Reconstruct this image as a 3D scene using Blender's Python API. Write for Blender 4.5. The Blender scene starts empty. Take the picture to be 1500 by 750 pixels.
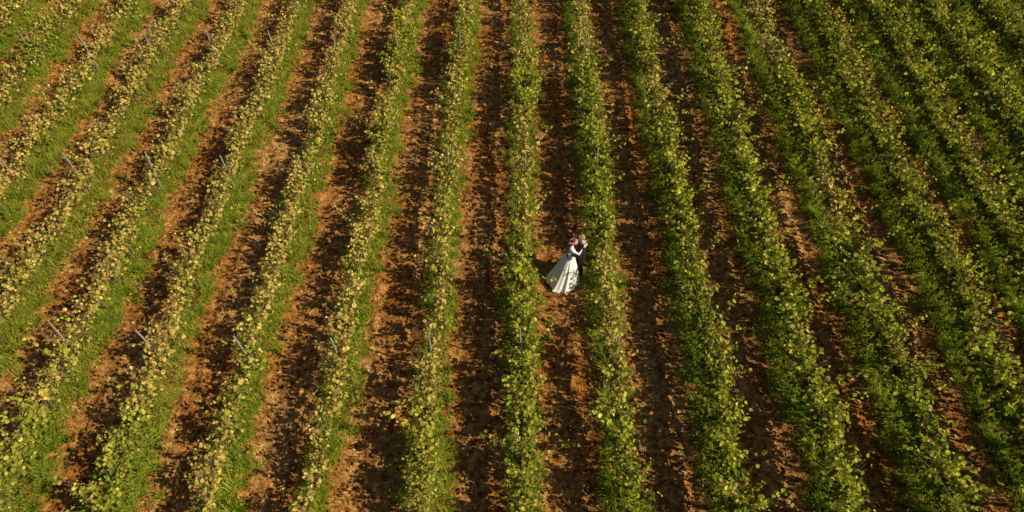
import bpy, math, random
import numpy as np
from mathutils import Vector, Matrix, kdtree
random.seed(7)
scene=bpy.context.scene
scene.view_settings.view_transform='Standard'
scene.view_settings.look='None'
scene.view_settings.exposure=0
COL=scene.collection

# ------------------------------------------------------------ materials
def newmat(name):
    m=bpy.data.materials.new(name); m.use_nodes=True
    nt=m.node_tree; nt.nodes.clear()
    return m,nt,nt.nodes,nt.links
def simple(name,col,rough=0.7,bump=0.0,scale=60,sheen=0,var=0.15):
    m,nt,N,L=newmat(name)
    o=N.new('ShaderNodeOutputMaterial'); p=N.new('ShaderNodeBsdfPrincipled')
    p.inputs['Roughness'].default_value=rough
    tc=N.new('ShaderNodeTexCoord'); n=N.new('ShaderNodeTexNoise'); n.inputs['Scale'].default_value=scale
    n.inputs['Detail'].default_value=4
    L.new(tc.outputs['Object'],n.inputs['Vector'])
    r=N.new('ShaderNodeMix'); r.data_type='RGBA'
    r.inputs['A'].default_value=(col[0]*(1-var),col[1]*(1-var),col[2]*(1-var),1)
    r.inputs['B'].default_value=(min(1,col[0]*(1+var)),min(1,col[1]*(1+var)),min(1,col[2]*(1+var)),1)
    L.new(n.outputs['Fac'],r.inputs['Factor']); L.new(r.outputs['Result'],p.inputs['Base Color'])
    if bump>0:
        b=N.new('ShaderNodeBump'); b.inputs['Strength'].default_value=bump; b.inputs['Distance'].default_value=0.01
        L.new(n.outputs['Fac'],b.inputs['Height']); L.new(b.outputs['Normal'],p.inputs['Normal'])
    L.new(p.outputs['BSDF'],o.inputs['Surface'])
    return m
def plantmat(name,trans=0.35,dry=(0.30,0.20,0.06)):
    # object colour red channel = dryness of that vine
    m,nt,N,L=newmat(name)
    o=N.new('ShaderNodeOutputMaterial'); p=N.new('ShaderNodeBsdfDiffuse'); t=N.new('ShaderNodeBsdfTranslucent')
    a=N.new('ShaderNodeAttribute'); a.attribute_name='col'
    oi=N.new('ShaderNodeObjectInfo'); sx=N.new('ShaderNodeSeparateColor'); L.new(oi.outputs['Color'],sx.inputs[0])
    mix=N.new('ShaderNodeMix'); mix.data_type='RGBA'; L.new(sx.outputs[0],mix.inputs['Factor'])
    L.new(a.outputs['Color'],mix.inputs['A']); mix.inputs['B'].default_value=(*dry,1)
    L.new(mix.outputs['Result'],p.inputs['Color'])
    hs=N.new('ShaderNodeHueSaturation'); hs.inputs['Saturation'].default_value=1.05; hs.inputs['Value'].default_value=1.4
    L.new(mix.outputs['Result'],hs.inputs['Color']); L.new(hs.outputs[0],t.inputs['Color'])
    ms=N.new('ShaderNodeMixShader'); ms.inputs[0].default_value=trans
    L.new(p.outputs[0],ms.inputs[1]); L.new(t.outputs[0],ms.inputs[2]); L.new(ms.outputs[0],o.inputs['Surface'])
    return m
M_leaf=plantmat('grape_leaf',0.3,(0.62,0.45,0.15))
M_grass=plantmat('grass_blade',0.33,(0.40,0.37,0.07))
M_litter=plantmat('dry_litter',0.1,(0.3,0.2,0.1))
M_wood=simple('vine_bark',(0.15,0.10,0.06),0.9,0.0,80)
M_post=simple('weathered_post',(0.30,0.28,0.24),0.8,0.3,40)
M_wire=simple('wire',(0.12,0.11,0.1),0.6)

def soilmat():
    m,nt,N,L=newmat('soil')
    o=N.new('ShaderNodeOutputMaterial'); p=N.new('ShaderNodeBsdfDiffuse')
    g=N.new('ShaderNodeNewGeometry')
    mp=N.new('ShaderNodeMapping'); mp.inputs['Scale'].default_value=(1,0.35,1); L.new(g.outputs['Position'],mp.inputs['Vector'])
    def noise(s,d,vec,r=0.6):
        n=N.new('ShaderNodeTexNoise'); n.inputs['Scale'].default_value=s; n.inputs['Detail'].default_value=d; n.inputs['Roughness'].default_value=r
        L.new(vec,n.inputs['Vector']); return n
    n1=noise(0.5,2,mp.outputs[0]); n2=noise(5,5,g.outputs['Position'],0.75); n3=noise(26,3,g.outputs['Position'],0.7)
    r1=N.new('ShaderNodeValToRGB'); e=r1.color_ramp.elements
    e[0].position=0.37; e[0].color=(0.13,0.055,0.02,1); e[1].position=0.63; e[1].color=(0.70,0.455,0.21,1)
    x=r1.color_ramp.elements.new(0.5); x.color=(0.42,0.225,0.085,1)
    L.new(n2.outputs['Fac'],r1.inputs[0])
    r2=N.new('ShaderNodeValToRGB'); e=r2.color_ramp.elements
    e[0].position=0.35; e[0].color=(0.88,0.66,0.42,1); e[1].position=0.65; e[1].color=(1.12,1.10,1.0,1)
    L.new(n1.outputs['Fac'],r2.inputs[0])
    mx=N.new('ShaderNodeMix'); mx.data_type='RGBA'; mx.blend_type='MULTIPLY'; mx.inputs['Factor'].default_value=1
    L.new(r1.outputs[0],mx.inputs['A']); L.new(r2.outputs[0],mx.inputs['B'])
    r3=N.new('ShaderNodeValToRGB'); e=r3.color_ramp.elements
    e[0].position=0.35; e[0].color=(0.5,0.45,0.4,1); e[1].position=0.65; e[1].color=(1.35,1.35,1.35,1)
    L.new(n3.outputs['Fac'],r3.inputs[0])
    m3=N.new('ShaderNodeMix'); m3.data_type='RGBA'; m3.blend_type='MULTIPLY'; m3.inputs['Factor'].default_value=1
    L.new(mx.outputs['Result'],m3.inputs['A']); L.new(r3.outputs[0],m3.inputs['B'])
    L.new(m3.outputs['Result'],p.inputs['Color'])
    b=N.new('ShaderNodeBump'); b.inputs['Strength'].default_value=1.0; b.inputs['Distance'].default_value=0.05
    L.new(n3.outputs['Fac'],b.inputs['Height']); L.new(b.outputs[0],p.inputs['Normal'])
    L.new(p.outputs[0],o.inputs['Surface']); return m
M_soil=soilmat()

# ------------------------------------------------------------ mesh helpers
def mesh_from(name,V,F,mats,cols=None,midx=None,smooth=False):
    me=bpy.data.meshes.new(name)
    me.from_pydata(V if isinstance(V,list) else V.tolist(),[],F if isinstance(F,list) else F.tolist())
    for m in mats: me.materials.append(m)
    if midx is not None: me.polygons.foreach_set('material_index',np.asarray(midx,dtype=np.int32))
    if cols is not None:
        a=me.color_attributes.new('col','FLOAT_COLOR','POINT')
        c=np.ones((len(cols),4),dtype=np.float32); c[:,:3]=cols
        a.data.foreach_set('color',c.ravel())
    if smooth: me.polygons.foreach_set('use_smooth',np.ones(len(me.polygons),dtype=bool))
    me.update(); return me
def nrm(a): return a/np.maximum(np.linalg.norm(a,axis=-1,keepdims=True),1e-9)
def leaves(pos,d,n,size):
    d=nrm(d); s=nrm(np.cross(d,n)); n=nrm(np.cross(s,d)); S=size[:,None]
    P=lambda a,b,c: pos+S*(a*s+b*d+c*n)
    v=np.stack([P(0,0,0),P(-.52,.22,.14),P(-.42,.78,.10),P(0,1.0,-.12),P(.42,.78,.10),P(.52,.22,.14)],1)
    k=np.arange(len(pos))[:,None]*6
    f=np.concatenate([k+np.array([0,1,2,3]),k+np.array([0,3,4,5])],0)
    return v.reshape(-1,3),f
def tube(pts,rad,ns=5):
    pts=np.asarray(pts,float); V=[];F=[]
    for i,p in enumerate(pts):
        t=pts[min(i+1,len(pts)-1)]-pts[max(i-1,0)]; t=t/np.linalg.norm(t)
        a=np.cross(t,[0.31,0.9,0.2]) if abs(t[1])<0.9 else np.cross(t,[1,0,0.1]); a/=np.linalg.norm(a); b=np.cross(t,a)
        for k in range(ns):
            an=2*math.pi*k/ns; V.append(p+rad[i]*(math.cos(an)*a+math.sin(an)*b))
    for i in range(len(pts)-1):
        for k in range(ns):
            F.append([i*ns+k,i*ns+(k+1)%ns,(i+1)*ns+(k+1)%ns,(i+1)*ns+k])
    return np.array(V),np.array(F)

SEG=3.0
def make_vine(idx,lush):
    r=np.random.default_rng(100+idx)
    Vs=[];Fs=[];Cs=[];Ms=[];off=0
    def add(v,f,c,m):
        nonlocal off
        Vs.append(v);Fs.append(f+off);Cs.append(np.broadcast_to(c,(len(v),3)));Ms.append(np.full(len(f),m));off+=len(v)
    brown=np.array([0.13,0.08,0.045])
    for k in range(3):
        y=k+0.5+r.normal(0,.06)
        v,f=tube([(r.normal(0,.03),y,-.05),(r.normal(0,.04),y+r.normal(0,.04),.35),(0,y,.72),(0,y+.05,.8)],[.04,.03,.028,.03],6); add(v,f,brown,1)
    v,f=tube([(r.normal(0,.02),y,.76+r.normal(0,.02)) for y in np.linspace(-.05,SEG+.05,9)],[.017]*9,5); add(v,f,brown,1)
    ns=int((28 if lush>0.5 else 20)*SEG)
    LP=[];LD=[];LN=[];LS=[];LT=[]
    vig=1+0.28*np.sin(np.linspace(0,6.28*r.integers(1,4),50)+r.uniform(0,6.28))+r.normal(0,.12,50)
    for s in range(ns):
        y0=r.uniform(0,SEG); side=r.choice([-1,1]); vg=vig[int(y0/SEG*49)]
        ln=r.uniform(.42,1.0)*vg*(1.05 if lush>.5 else .97)
        far=r.random()<.12
        if far: ln*=1.4
        lean=r.normal(0,.27)+side*.11; ly=r.normal(0,.34); droop=r.uniform(0,.45)*ln; out=side*r.uniform(0,.38)*ln*(1.4 if far else 1)
        T=np.linspace(0,1,7)
        P=np.stack([r.normal(0,.05)+lean*T*ln*.6+out*T**2,y0+ly*T*ln,.74+r.normal(0,.05)+T*ln-droop*T**2.2],1)
        v,f=tube(P[::2],[.009,.008,.007,.005],3); add(v,f,np.array([.2,.13,.06]),1)
        nl=int(ln/(.050 if lush>.5 else .061))
        tt=r.uniform(.05,1,nl)
        pp=np.stack([np.interp(tt,T,P[:,i]) for i in range(3)],1)
        ang=r.uniform(0,6.28,nl); rad=r.uniform(.01,.10,nl)
        o=np.stack([np.cos(ang),np.sin(ang)*.8,r.normal(0,.3,nl)],1)
        LP.append(pp+o*rad[:,None]); LD.append(o+np.array([0,0,-.45])+r.normal(0,.3,(nl,3)))
        nn=np.stack([r.normal(0,.65,nl)+np.cos(ang)*.4,r.normal(0,.65,nl),np.abs(r.normal(.7,.4,nl))],1); LN.append(nn)
        LS.append(r.uniform(.065,.145,nl)*(1.12-.45*tt)); LT.append(tt)
    nl=int((150 if lush>.5 else 30)*SEG)
    pp=np.stack([r.normal(0,.19,nl),r.uniform(0,SEG,nl),r.uniform(.4,.95,nl)],1)
    LP.append(pp);o=r.normal(0,1,(nl,3));o[:,2]-=.5;LD.append(o);nn=r.normal(0,.5,(nl,3));nn[:,2]+=.9;LN.append(nn);LS.append(r.uniform(.06,.12,nl));LT.append(r.uniform(0,.4,nl))
    LP=np.concatenate(LP);LD=np.concatenate(LD);LN=np.concatenate(LN);LS=np.concatenate(LS);LT=np.concatenate(LT)
    v,f=leaves(LP,LD,LN,LS)
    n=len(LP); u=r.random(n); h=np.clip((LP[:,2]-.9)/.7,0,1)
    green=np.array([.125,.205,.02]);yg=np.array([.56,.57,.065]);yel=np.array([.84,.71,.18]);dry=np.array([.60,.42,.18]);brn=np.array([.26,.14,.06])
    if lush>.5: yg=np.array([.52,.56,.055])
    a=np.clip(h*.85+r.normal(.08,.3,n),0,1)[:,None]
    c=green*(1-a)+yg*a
    pd=.10 if lush>.5 else .43
    q=u<pd; w=r.random(n)[:,None]
    c[q]=(yel*(1-w)+dry*w)[q]
    q=u>(.98 if lush>.5 else .90); c[q]=brn
    c=c*r.uniform(.6,1.15,(n,1))
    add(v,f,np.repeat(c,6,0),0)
    V=np.concatenate(Vs);F=np.concatenate(Fs);C=np.concatenate(Cs);Mi=np.concatenate(Ms)
    return mesh_from('vine_mesh',V,F,[M_leaf,M_wood],C,Mi)
def blades(r,base,h,lean,w,az):
    n=len(h); d=np.stack([np.cos(az),np.sin(az),np.zeros(n)],1); s=np.stack([-np.sin(az),np.cos(az),np.zeros(n)],1)
    z=np.array([0,0,1.0]); H=h[:,None];W=w[:,None];Ln=lean[:,None]
    m=base+z*H*.6+d*H*Ln*.3; t=base+z*H*(1-.25*Ln)+d*H*Ln
    v=np.stack([base-s*W*.5,base+s*W*.5,m+s*W*.45,m-s*W*.45,t+s*W*.1,t-s*W*.1],1)
    k=np.arange(n)[:,None]*6
    f=np.concatenate([k+np.array([0,1,2,3]),k+np.array([3,2,4,5])],0)
    return v.reshape(-1,3),f
def make_grass(idx):
    r=np.random.default_rng(500+idx)
    n=3800
    y=r.uniform(-.05,SEG+.05,n)
    x=r.normal(0,.28,n)+.05*np.sin(y*4+idx); 
    nc=38
    cy=r.uniform(0,SEG,nc);cx=r.normal(0,.35,nc);ch=r.uniform(.5,1.6,nc);cc=r.random(nc);ci=r.integers(0,nc,n);cl=r.random(n)<.72
    x=np.where(cl,cx[ci]+r.normal(0,.065,n),x); y=np.where(cl,cy[ci]+r.normal(0,.075,n),y)
    hm=np.where(cl,ch[ci],.55); cm=np.where(cl,cc[ci],r.random(n))
    keep=np.abs(x)<.85; x=x[keep];y=y[keep];hm=hm[keep];cm=cm[keep];n=len(x)
    h=r.uniform(.16,.46,n)*hm*np.clip(1.2-np.abs(x)/.9,.25,1)
    v,f=blades(r,np.stack([x,y,np.full(n,-.03)],1),h,r.uniform(.15,1.0,n),r.uniform(.012,.026,n),r.uniform(0,6.28,n))
    a=np.clip(cm*.6+r.random(n)*.5-.05,0,1)[:,None]
    c=np.array([.12,.22,.02])*(1-a)+np.array([.46,.54,.06])*a
    q=r.random(n)<.08; c[q]=np.array([.6,.5,.18])
    C=np.repeat(c,6,0)
    nl=400; p=np.stack([r.normal(0,.3,nl),r.uniform(0,SEG,nl),r.uniform(.02,.28,nl)],1)
    o=r.normal(0,1,(nl,3));nn=r.normal(0,.4,(nl,3));nn[:,2]+=1
    v2,f2=leaves(p,o,nn,r.uniform(.03,.085,nl))
    c2=np.array([.2,.3,.03])*r.uniform(.6,1.6,(nl,1))
    return mesh_from('grass_mesh',np.concatenate([v,v2]),np.concatenate([f,f2+len(v)]),[M_grass],np.concatenate([C,np.repeat(c2,6,0)]))
lushm=[make_vine(i,1) for i in range(8)]; drym=[make_vine(20+i,0) for i in range(8)]
grassm=[make_grass(i) for i in range(8)]

# ------------------------------------------------------------ layout
SP=2.5; X0=0.2
ROWS=list(range(-11,12)); Y0=-1.0; NSEG=14
def wob(k,y): return .06*math.sin(y*.35+k*1.7)+.04*math.sin(y*.9+k*3.1)
sm=np.random.default_rng(3)
kx=sm.normal(0,1,(40,2))*np.array([3.0,1.2]);ph=sm.uniform(0,6.28,40);am=.012/np.sqrt(1+np.linalg.norm(kx,axis=1))
def height(X,Y):
    X=np.asarray(X,float);Y=np.asarray(Y,float)
    u=((X-X0)/SP)-np.round((X-X0)/SP)
    h=.05*np.exp(-(u*SP/.4)**2)-.04*np.exp(-((np.abs(u)*SP-.74)/.12)**2)
    for i in range(40): h=h+am[i]*np.sin(X*kx[i,0]*1.4+Y*kx[i,1]*1.4+ph[i])
    return h
xs=np.concatenate([[-900,-300,-120,-60,-38],np.arange(-31,31.01,.09),[38,60,120,300,900]])
ys=np.concatenate([[-900,-200,-60,-20],np.arange(-6,46,.12),[60,90,150,400,1200]])
GX,GY=np.meshgrid(xs,ys)
Z=height(GX,GY)
rn=sm.normal(0,1,Z.shape); rn=(rn+np.roll(rn,1,0)+np.roll(rn,1,1)+np.roll(rn,-1,0))/2
inner=(np.abs(GX)<31)&(GY>-6)&(GY<45)
Z=np.where(inner,Z+rn*.022,0)
nx,ny=len(xs),len(ys)
V=np.stack([GX.ravel(),GY.ravel(),Z.ravel()],1)
i=np.arange((ny-1)*nx).reshape(ny-1,nx)[:,:-1].ravel()
F=np.stack([i,i+1,i+nx+1,i+nx],1)
ground=bpy.data.objects.new('ground',mesh_from('ground',V,F,[M_soil],smooth=True)); COL.objects.link(ground)

def empty(name,loc=(0,0,0)):
    e=bpy.data.objects.new(name,None); e.location=loc; e.empty_display_size=.3; COL.objects.link(e); return e
def child(name,me,par,loc=(0,0,0),rot=(0,0,0),sc=(1,1,1)):
    o=bpy.data.objects.new(name,me); o.parent=par; o.location=loc; o.rotation_euler=rot; o.scale=sc; COL.objects.link(o); return o
grassE=empty('grass')
def postmesh():
    V,F=tube([(0,0,-.1),(0,0,1.0),(.005,0,1.9),(.005,0,1.93)],[.03,.028,.026,.018],8)
    F=F.tolist(); F.append([24+j for j in range(8)])
    return mesh_from('post',V.tolist(),F,[M_post],smooth=False)
postM=postmesh()
wireV=[];wireF=[]
for zz in (.76,1.12,1.45):
    v,f=tube([(0,Y0,zz),(0,Y0+NSEG*SEG,zz)],[.0015,.0015],3); wireF+= (f+len(wireV)).tolist(); wireV+=v.tolist()
wireM=mesh_from('wires',wireV,wireF,[M_wire])
for k in ROWS:
    x=X0+k*SP; row=empty('vine_row',(x,0,0))
    for s in range(NSEG):
        y=Y0+s*SEG; xx=wob(k,y+1.5)
        pl=1/(1+math.exp(-(x-0.5)/3.2))
        m=random.choice(lushm if random.random()<pl else drym)
        fl=random.random()<.5
        sx_=max(-1,min(1,x/12))
        big=1+(.20 if sx_>0 else .06)*sx_
        big*=random.uniform(.93,1.07); wd_=.99+(.28 if sx_>0 else .0)*sx_
        if k==1 and y==11: big*=.76; wd_*=.85; m=drym[3]
        dr=min(1,max(.1,(6-x)/20))
        o=child('vine',m,row,(xx,y+(SEG if fl else 0),.03),(0,0,math.pi if fl else 0),(wd_*random.uniform(.92,1.1),1,big))
        o.color=(dr*random.uniform(0,.5),0,0,1)
        fl=random.random()<.5
        gs=random.uniform(.75,1.12)*(1-.12*sx_)
        o=child('grass_tufts',random.choice(grassm),grassE,(x+xx*.6,y+(SEG if fl else 0),.03),(0,0,math.pi if fl else 0),(gs,1,random.uniform(.75,1.2)))
        o.color=(dr*random.uniform(0,.5),0,0,1)
    for j in range(-1,6):
        yy=2.8+7*j+random.uniform(-.15,.15)
        if yy<Y0: continue
        child('trellis_post',postM,row,(random.uniform(-.03,.03),yy,random.uniform(-.12,.05)),(random.gauss(0,.02),random.gauss(0,.035),random.random()*6))
    child('trellis_wires',wireM,row)

# clods / litter
n=34000
cx=sm.uniform(-30,30,n);cyy=sm.uniform(-4,42,n);u=np.abs(((cx-X0)/SP)-np.round((cx-X0)/SP))*SP
kp=u>.4; cx=cx[kp];cyy=cyy[kp];n=len(cx)
sz=np.clip(sm.lognormal(-3.75,.5,n),.006,.065)
oct_=np.array([[1,0,0],[-1,0,0],[0,1,0],[0,-1,0],[0,0,1],[0,0,-1]],float)
v=np.stack([cx,cyy,height(cx,cyy)+sz*.2],1)[:,None,:]+oct_[None]*sz[:,None,None]*sm.uniform(.6,1.4,(n,6,1))
of=np.array([[0,2,4],[2,1,4],[1,3,4],[3,0,4],[2,0,5],[1,2,5],[3,1,5],[0,3,5]])
f=(np.arange(n)[:,None,None]*6+of[None]).reshape(-1,3)
o=bpy.data.objects.new('soil_clods',mesh_from('soil_clods',v.reshape(-1,3),f,[M_soil])); COL.objects.link(o)
def addp(name,V,F,mat,c):
    o=bpy.data.objects.new(name,mesh_from(name,V,F,[mat],np.repeat(c,6,0))); o.color=(0,0,0,1); COL.objects.link(o)
n=36000
cx=sm.uniform(-30,30,n);cyy=sm.uniform(-4,42,n)
P=np.stack([cx,cyy,height(cx,cyy)+.012+sm.uniform(0,.015,n)],1)
d=sm.normal(0,1,(n,3));d[:,2]*=.25;nn=sm.normal(0,.35,(n,3));nn[:,2]+=1
v,f=leaves(P,d,nn,sm.uniform(.03,.085,n))
c=np.where(sm.random((n,1))<.5,np.array([.60,.42,.20]),np.array([.24,.12,.05]))*sm.uniform(.6,1.3,(n,1))
addp('fallen_leaves',v,f,M_litter,c)
nc=1800; wx=sm.uniform(-30,30,nc);wy=sm.uniform(-2,42,nc);per=16
bx=np.repeat(wx,per)+sm.normal(0,.06,nc*per);by=np.repeat(wy,per)+sm.normal(0,.06,nc*per);n=nc*per
v,f=blades(sm,np.stack([bx,by,height(bx,by)-.01],1),sm.uniform(.05,.18,n),sm.uniform(.3,1,n),sm.uniform(.008,.016,n),sm.uniform(0,6.28,n))
a=sm.random((n,1));c=np.array([.12,.2,.02])*(1-a)+np.array([.34,.28,.1])*a
addp('weeds',v,f,M_grass,c)

# ------------------------------------------------------------ people
M_skin=simple('skin',(0.60,0.38,0.27),0.5,0,30,var=.06)
M_suit=simple('black_suit_cloth',(0.012,0.012,0.015),0.8,.3,200)
M_shirt=simple('white_shirt',(0.8,0.8,0.79),0.7)
M_dress=simple('white_lace',(0.87,0.87,0.92),0.5,.3,90,var=.03)
M_shoe=simple('black_leather',(0.01,0.01,0.01),0.3)
M_hairR=simple('burgundy_hair',(0.19,0.02,0.03),0.5,.6,60,var=.4)
M_hairB=simple('blond_hair',(0.38,0.24,0.12),0.6,.8,90,var=.3)
M_flP=simple('pink_petals',(0.84,0.32,0.46),0.6); M_flW=simple('white_petals',(0.86,0.70,0.76),0.6)
M_eye=simple('eye_white',(0.8,0.8,0.8),0.2); M_iris=simple('iris',(0.05,0.03,0.02),0.2); M_lip=simple('lips',(0.45,0.12,0.12),0.4)
MATS=[M_skin,M_suit,M_shirt,M_dress,M_shoe,M_hairR,M_hairB,M_lip]
SK,SU,SH,DR,SO,HR,HB,LP_=range(8)
class Body:
    def __init__(s): s.V=[];s.F=[];s.lab=[]
    def loft(s,pts,rad,lab,side=(1,0,0),n=14):
        pts=[np.array(p,float) for p in pts]; rad=[(r,r) if np.isscalar(r) else r for r in rad]
        side=np.array(side,float); b0=len(s.V); L=len(pts)
        P=[];R=[]
        t0=pts[0]-pts[1]; t0/=np.linalg.norm(t0); t1=pts[-1]-pts[-2]; t1/=np.linalg.norm(t1)
        P.append(pts[0]+t0*min(rad[0])*.75);R.append((rad[0][0]*.5,rad[0][1]*.5))
        P+=pts;R+=rad
        P.append(pts[-1]+t1*min(rad[-1])*.75);R.append((rad[-1][0]*.5,rad[-1][1]*.5))
        for i,p in enumerate(P):
            t=P[min(i+1,len(P)-1)]-P[max(i-1,0)];t/=np.linalg.norm(t)
            sd=side if abs(np.dot(side,t))<.93 else np.array([0.1,0,1.0]) if abs(t[2])<.9 else np.array([0,1.0,0])
            a=sd-np.dot(sd,t)*t;a/=np.linalg.norm(a);b=np.cross(t,a)
            for k in range(n):
                an=2*math.pi*k/n; s.V.append(p+R[i][0]*math.cos(an)*a+R[i][1]*math.sin(an)*b); s.lab.append(lab)
        for i in range(len(P)-1):
            for k in range(n): s.F.append([b0+i*n+k,b0+i*n+(k+1)%n,b0+(i+1)*n+(k+1)%n,b0+(i+1)*n+k])
        s.F.append([b0+k for k in range(n)][::-1]); s.F.append([b0+(len(P)-1)*n+k for k in range(n)])
    def ell(s,c,r,lab,rot=None,n=16):
        b0=len(s.V);c=np.array(c,float);R=np.array(rot) if rot is not None else np.eye(3)
        m=n//2
        for i in range(1,m):
            ph=math.pi*i/m
            for k in range(n):
                th=2*math.pi*k/n; s.V.append(c+R@np.array([r[0]*math.sin(ph)*math.cos(th),r[1]*math.sin(ph)*math.sin(th),r[2]*math.cos(ph)]));s.lab.append(lab)
        top=len(s.V);s.V.append(c+R@np.array([0,0,r[2]]));s.V.append(c-R@np.array([0,0,r[2]]));s.lab+=[lab,lab]
        for i in range(m-2):
            for k in range(n): s.F.append([b0+i*n+k,b0+(i+1)*n+k,b0+(i+1)*n+(k+1)%n,b0+i*n+(k+1)%n])
        for k in range(n): s.F.append([top,b0+k,b0+(k+1)%n]); s.F.append([top+1,b0+(m-2)*n+(k+1)%n,b0+(m-2)*n+k])
    def hand(s,wrist,d,nrm_,thumbside,lab,curl=.5,sc=1.0):
        w=np.array(wrist,float);d=np.array(d,float);d/=np.linalg.norm(d);nm=np.array(nrm_,float);nm-=np.dot(nm,d)*d;nm/=np.linalg.norm(nm)
        sd=np.cross(d,nm)*thumbside
        s.loft([w,w+d*.04*sc,w+d*.085*sc],[(.026,.017),(.038,.015),(.038,.012)],lab,side=sd)
        for j,(o,l) in enumerate([(.03,.068),(.010,.078),(-.011,.072),(-.031,.055)]):
            b=w+d*.085*sc+sd*o; p1=b+d*l*.5+sd*o*.15; p2=p1+(d*math.cos(curl)+nm*math.sin(curl))*l*.3; p3=p2+(d*math.cos(curl*1.8)+nm*math.sin(curl*1.8))*l*.25
            s.loft([b,p1,p2,p3],[.0095,.009,.0082,.007],lab,side=sd,n=8)
        b=w+d*.025+sd*.028; p1=b+(d*.6+sd*.7)*.035; p2=p1+(d*.85+sd*.3+nm*.2)*.03
        s.loft([b,p1,p2],[.012,.011,.009],lab,side=nm,n=8)
    def head(s,c,yaw,pitch,facing,lab,sc=1.0):
        R=Matrix.Rotation(yaw,3,'Z')@Matrix.Rotation(0 if facing>0 else math.pi,3,'Z')@Matrix.Rotation(pitch,3,'X')
        R=np.array(R);c=np.array(c,float);s.R=R;s.c=c
        def E(o,r,l=lab): s.ell(c+R@(np.array(o)*sc),np.array(r)*sc,l,R)
        E((0,-.012,.02),(.077,.096,.095)); E((0,.022,-.045),(.058,.062,.07)); E((0,.055,-.092),(.026,.024,.022))
        E((0,.102,-.018),(.011,.018,.022)); E((0,.088,.018),(.05,.016,.012)); E((.036,.07,-.03),(.022,.02,.02));E((-.036,.07,-.03),(.022,.02,.02))
        E((.078,-.005,-.01),(.009,.017,.03));E((-.078,-.005,-.01),(.009,.017,.03))
        E((0,.087,-.058),(.022,.011,.009),LP_)
        return lambda o:Vector(c+R@(np.array(o)*sc))
    def build(s,name,par,vox=.008):
        me=bpy.data.meshes.new(name+'_src');me.from_pydata([tuple(v) for v in s.V],[],s.F)
        ob=bpy.data.objects.new(name+'_tmp',me);COL.objects.link(ob)
        md=ob.modifiers.new('r','REMESH');md.mode='VOXEL';md.voxel_size=vox
        sm_=ob.modifiers.new('s','SMOOTH');sm_.iterations=3;sm_.factor=.5
        dg=bpy.context.evaluated_depsgraph_get();dg.update()
        me2=bpy.data.meshes.new_from_object(ob.evaluated_get(dg));bpy.data.objects.remove(ob)
        kd=kdtree.KDTree(len(s.V))
        for i,v in enumerate(s.V): kd.insert(v,i)
        kd.balance()
        me2.materials.clear()
        for m in MATS: me2.materials.append(m)
        for p in me2.polygons:
            _,i,_=kd.find(p.center);p.material_index=s.lab[i];p.use_smooth=True
        me2.name=name
        return child(name,me2,par)
def limb(B,pts,rad,lab,cuff=None):
    P=[];R=[]
    for i in range(len(pts)-1):
        for t in np.linspace(0,1,6)[:-1]:
            P.append(np.array(pts[i],float)*(1-t)+np.array(pts[i+1],float)*t);R.append(rad[i]*(1-t)+rad[i+1]*t)
    P.append(np.array(pts[-1],float));R.append(rad[-1])
    B.loft(P,R,lab)
def sph(name,c,r,mat,par,R=None):
    B=Body();B.ell((0,0,0),r,0,R,12)
    me=mesh_from(name,[tuple(v) for v in B.V],B.F,[mat],smooth=True);return child(name,me,par,c)
gz=float(height(1.9,13.35))
GX_,GY_=2.0,13.35
BX_,BY_=1.62,13.27
fw=Vector((BX_-GX_,BY_-GY_)).normalized(); rot=math.atan2(-fw.x,fw.y)
groom=empty('groom',(GX_,GY_,gz));groom.rotation_euler=(0,0,rot)
bride=empty('bride',(GX_,GY_,gz));bride.rotation_euler=(0,0,rot)
B=Body()
B.loft([(0,-.01,.84),(0,-.01,.93),(0,-.01,1.05),(0,0,1.18),(0,.0,1.3),(0,.01,1.4),(0,.01,1.47),(0,.01,1.5)],[(.165,.11),(.17,.115),(.155,.105),(.165,.11),(.185,.118),(.185,.108),(.13,.085),(.07,.06)],SU)
for sgn in (1,-1):
    limb(B,[(.085*sgn,0,.93),(.1*sgn,.015,.5),(.11*sgn,-.02,.1)],[.098,.07,.058],SU)
    B.ell((.115*sgn,.05,.045),(.045,.135,.045),SO); B.ell((.115*sgn,-.03,.06),(.04,.05,.05),SO)
limb(B,[(.175,0,1.41),(.29,.16,1.18),(.17,.42,1.12)],[.066,.052,.038],SU)
limb(B,[(-.175,0,1.41),(-.30,.17,1.2),(-.16,.44,1.22)],[.066,.052,.038],SU)
B.loft([(.17,.42,1.12),(.155,.45,1.12)],[.034,.033],SH);B.loft([(-.16,.44,1.22),(-.145,.465,1.22)],[.034,.033],SH)
B.hand((.15,.455,1.12),(-.9,.28,.05),(-.2,-1,0),1,SK,.35);B.hand((-.14,.47,1.22),(.9,.25,.05),(.2,-1,0),1,SK,.35)
B.loft([(0,.005,1.47),(0,.012,1.53)],[(.072,.068),(.066,.064)],SH)
B.loft([(0,.01,1.5),(0,.035,1.6)],[.056,.054],SK)
f=B.head((.015,.06,1.685),0,-.3,1,SK)
B.build('body',groom)
Rg=B.R
for sx in (-.03,.03):
    sph('eye',f((sx,.083,.0)),(.012,.01,.008),M_eye,groom,Rg); sph('iris',f((sx,.092,.0)),(.005,.003,.005),M_iris,groom,Rg)
hb=Body()
for (o,r) in [((0,-.03,.045),(.084,.095,.085)),((0,-.05,.0),(.08,.075,.075)),((.0,.03,.085),(.062,.055,.035)),((.02,.045,.095),(.04,.04,.028))]:
    hb.ell(B.c+Rg@np.array(o),r,HB,Rg)
hb.build('hair',groom,.007)
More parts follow.
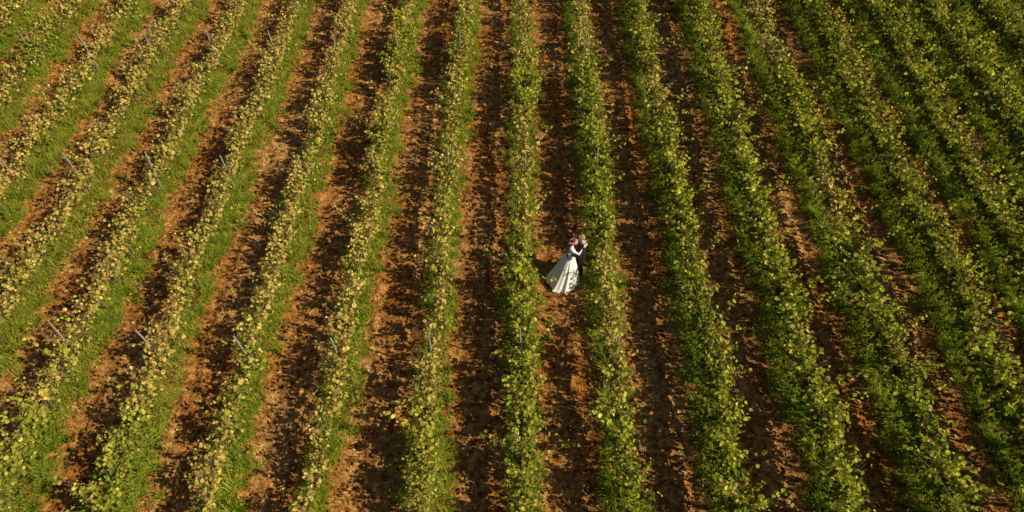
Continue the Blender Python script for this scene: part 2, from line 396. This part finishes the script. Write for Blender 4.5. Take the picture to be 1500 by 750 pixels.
for sgn in (1,-1):
    v=[(.02*sgn,.112,1.46),(.07*sgn,.118,1.42),(.05*sgn,.135,1.3),(.015*sgn,.13,1.18)]
    child('lapel',mesh_from('lapel',[v[0],v[1],v[2],v[3]],[[0,1,2,3]],[M_suit]),groom)
D=.37
B=Body()
B.loft([(0,D,.86),(0,D,.95),(0,D+.0,1.06),(0,D+.01,1.16),(0,D,1.27),(0,D-.015,1.36),(0,D-.03,1.41)],[(.16,.125),(.15,.115),(.112,.085),(.125,.092),(.15,.1),(.145,.08),(.075,.055)],DR)
B.ell((.065,D-.09,1.25),(.06,.05,.06),DR);B.ell((-.065,D-.09,1.25),(.06,.05,.06),DR)
B.loft([(0,D+.055,1.33),(0,D+.03,1.38)],[(.1,.025),(.08,.03)],SK)
for sgn in (1,-1):
    limb(B,[(.08*sgn,D,.9),(.08*sgn,D-.01,.48),(.07*sgn,D,.12)],[.085,.055,.035],SK)
    B.ell((.07*sgn,D-.05,.05),(.03,.1,.035),DR)
limb(B,[(.145,D-.01,1.345),(.26,.17,1.27),(.15,-.02,1.44)],[.047,.038,.027],DR)
limb(B,[(-.145,D-.01,1.345),(-.27,.19,1.29),(-.15,-.01,1.46)],[.047,.038,.027],DR)
B.hand((.15,-.02,1.44),(-.7,-.75,.25),(-.5,.3,-1),-1,SK,.35,.92);B.hand((-.15,-.01,1.46),(.7,-.75,.2),(.5,.3,-1),1,SK,.35,.92)
B.loft([(0,D-.03,1.40),(-.005,D-.07,1.5)],[.045,.044],SK)
f=B.head((-.01,D-.11,1.575),0,.32,-1,SK,.93)
B.build('body',bride)
Rb=B.R;cb=B.c
for sx in (-.03,.03):
    sph('eye',f((sx,.083,.0)),(.012,.01,.006),M_eye,bride,Rb); sph('iris',f((sx,.092,.0)),(.005,.003,.005),M_iris,bride,Rb)
hb=Body()
for (o,r) in [((0,-.03,.04),(.083,.092,.082)),((0,-.06,-.01),(.08,.07,.08))]:
    hb.ell(cb+Rb@(np.array(o)*.95),r,HR,Rb)
hr=np.random.default_rng(11)
for k in range(46):
    a=hr.uniform(-1.25,1.25); st=cb+Rb@np.array([math.sin(a)*.07,-.05-.035*math.cos(a),hr.uniform(-.03,.06)])
    ln=hr.uniform(.35,.55); ex=math.sin(a)*hr.uniform(.08,.16)-.02
    P=[];R=[];phs=hr.uniform(0,6.28)
    for t in np.linspace(0,1,9):
        z=st[2]-ln*t; y=st[1]*(1-t)**2+(1-(1-t)**2)*(D+.115+hr.normal(0,.006)); x=st[0]*(1-t)+ex*t+.012*math.sin(9*t+phs)
        P.append((x,y+.012*math.cos(9*t+phs),z));R.append(.015*(1-.5*t))
    hb.loft(P,R,HR,n=6)
hb.build('hair',bride,.006)
FV=[];FF=[];FM=[]
for k in range(20):
    a=2*math.pi*k/20; o=np.array([.09*math.cos(a),-.03+.1*math.sin(a),.06+.012*math.sin(a)])
    c=cb+Rb@o; 
    for j in range(5):
        b=Body();an=j*1.257;oo=Rb@np.array([math.cos(an)*.018,math.sin(an)*.018,.012]);b.ell(c+oo,(.019,.019,.014),0,Rb,8)
        base=len(FV);FV+=[tuple(v) for v in b.V];FF+=[[i+base for i in q] for q in b.F];FM+=[k%4!=0]*len(b.F)
child('flower_crown',mesh_from('flower_crown',FV,FF,[M_flW,M_flP],None,np.array(FM,int)),bride)
inv=Matrix.Rotation(-rot,2)
def w2l(x,y):
    v=inv@Vector((x-GX_,y-GY_));return v.x,v.y
hcx,hcy=w2l(1.53,13.13)
nt_,nr=168,30;SV=[];SF=[]
for i in range(nr):
    t=i/(nr-1); z=1.04*(1-t)**1.0+.012
    cc=Vector((0,D)).lerp(Vector((hcx,hcy)),t**2.0)
    flare=t**.75*.93+.07*t**6
    for k in range(nt_):
        th=2*math.pi*k/nt_
        wd=Vector((math.cos(th+rot),math.sin(th+rot)))
        rh=.46+.05*max(0,-wd.y)+.12*max(0,-wd.x*.8-wd.y*.6)-.05*max(0,wd.x*.9+wd.y*.4)
        r0x,r0y=.118,.09
        fold=1+(.07*math.sin(9*th+1.9*math.sin(2*th)+t*1.2)+.04*math.sin(21*th+2+2*t)+.03*math.sin(5*th+1))*min(1,t*1.6)
        x=math.cos(th)*(r0x*(1-flare)+rh*flare)*fold;y=math.sin(th)*(r0y*(1-flare)+rh*flare)*fold
        zz=z+ (.03*math.sin(7*th+1)*t*(1-t)) + (.012*(math.sin(9*th)+1) if t>.95 else 0)
        if t<.12: zz=z
        SV.append((cc.x+x,cc.y+y,zz))
for i in range(nr-1):
    for k in range(nt_): SF.append([i*nt_+k,(i+1)*nt_+k,(i+1)*nt_+(k+1)%nt_,i*nt_+(k+1)%nt_])
child('gown_skirt',mesh_from('gown_skirt',SV,SF,[M_dress],smooth=True),bride)

# ------------------------------------------------------------ camera & light
F=1000.0; VPX=15.0; VPY=1212.0
pitch=math.atan(VPY/F); yaw=math.atan(VPX/math.hypot(F,VPY))
cam=bpy.data.cameras.new('camera');cam.sensor_width=36;cam.lens=36*F/1500;cam.clip_end=3000
co=bpy.data.objects.new('camera',cam);co.location=(0,0,17.0);co.rotation_euler=(math.pi/2-pitch,0,yaw);COL.objects.link(co);scene.camera=co
el=math.radians(37);sdx,sdy=1.0,-.32
az=math.atan2(sdx,sdy)
sd=Vector((math.sin(az)*math.cos(el),math.cos(az)*math.cos(el),math.sin(el)))
sl=bpy.data.lights.new('sun','SUN');sl.energy=5.0;sl.angle=math.radians(.5);sl.color=(1.0,.85,.56)
so=bpy.data.objects.new('sun',sl);so.rotation_euler=sd.to_track_quat('Z','Y').to_euler();so.location=(20,10,30);COL.objects.link(so)
w=bpy.data.worlds.new('World');scene.world=w;w.use_nodes=True
nt=w.node_tree;bg=nt.nodes['Background'];sk=nt.nodes.new('ShaderNodeTexSky');sk.sky_type='NISHITA';sk.sun_disc=False
sk.sun_elevation=el;sk.sun_rotation=az;nt.links.new(sk.outputs[0],bg.inputs[0]);bg.inputs[1].default_value=.05
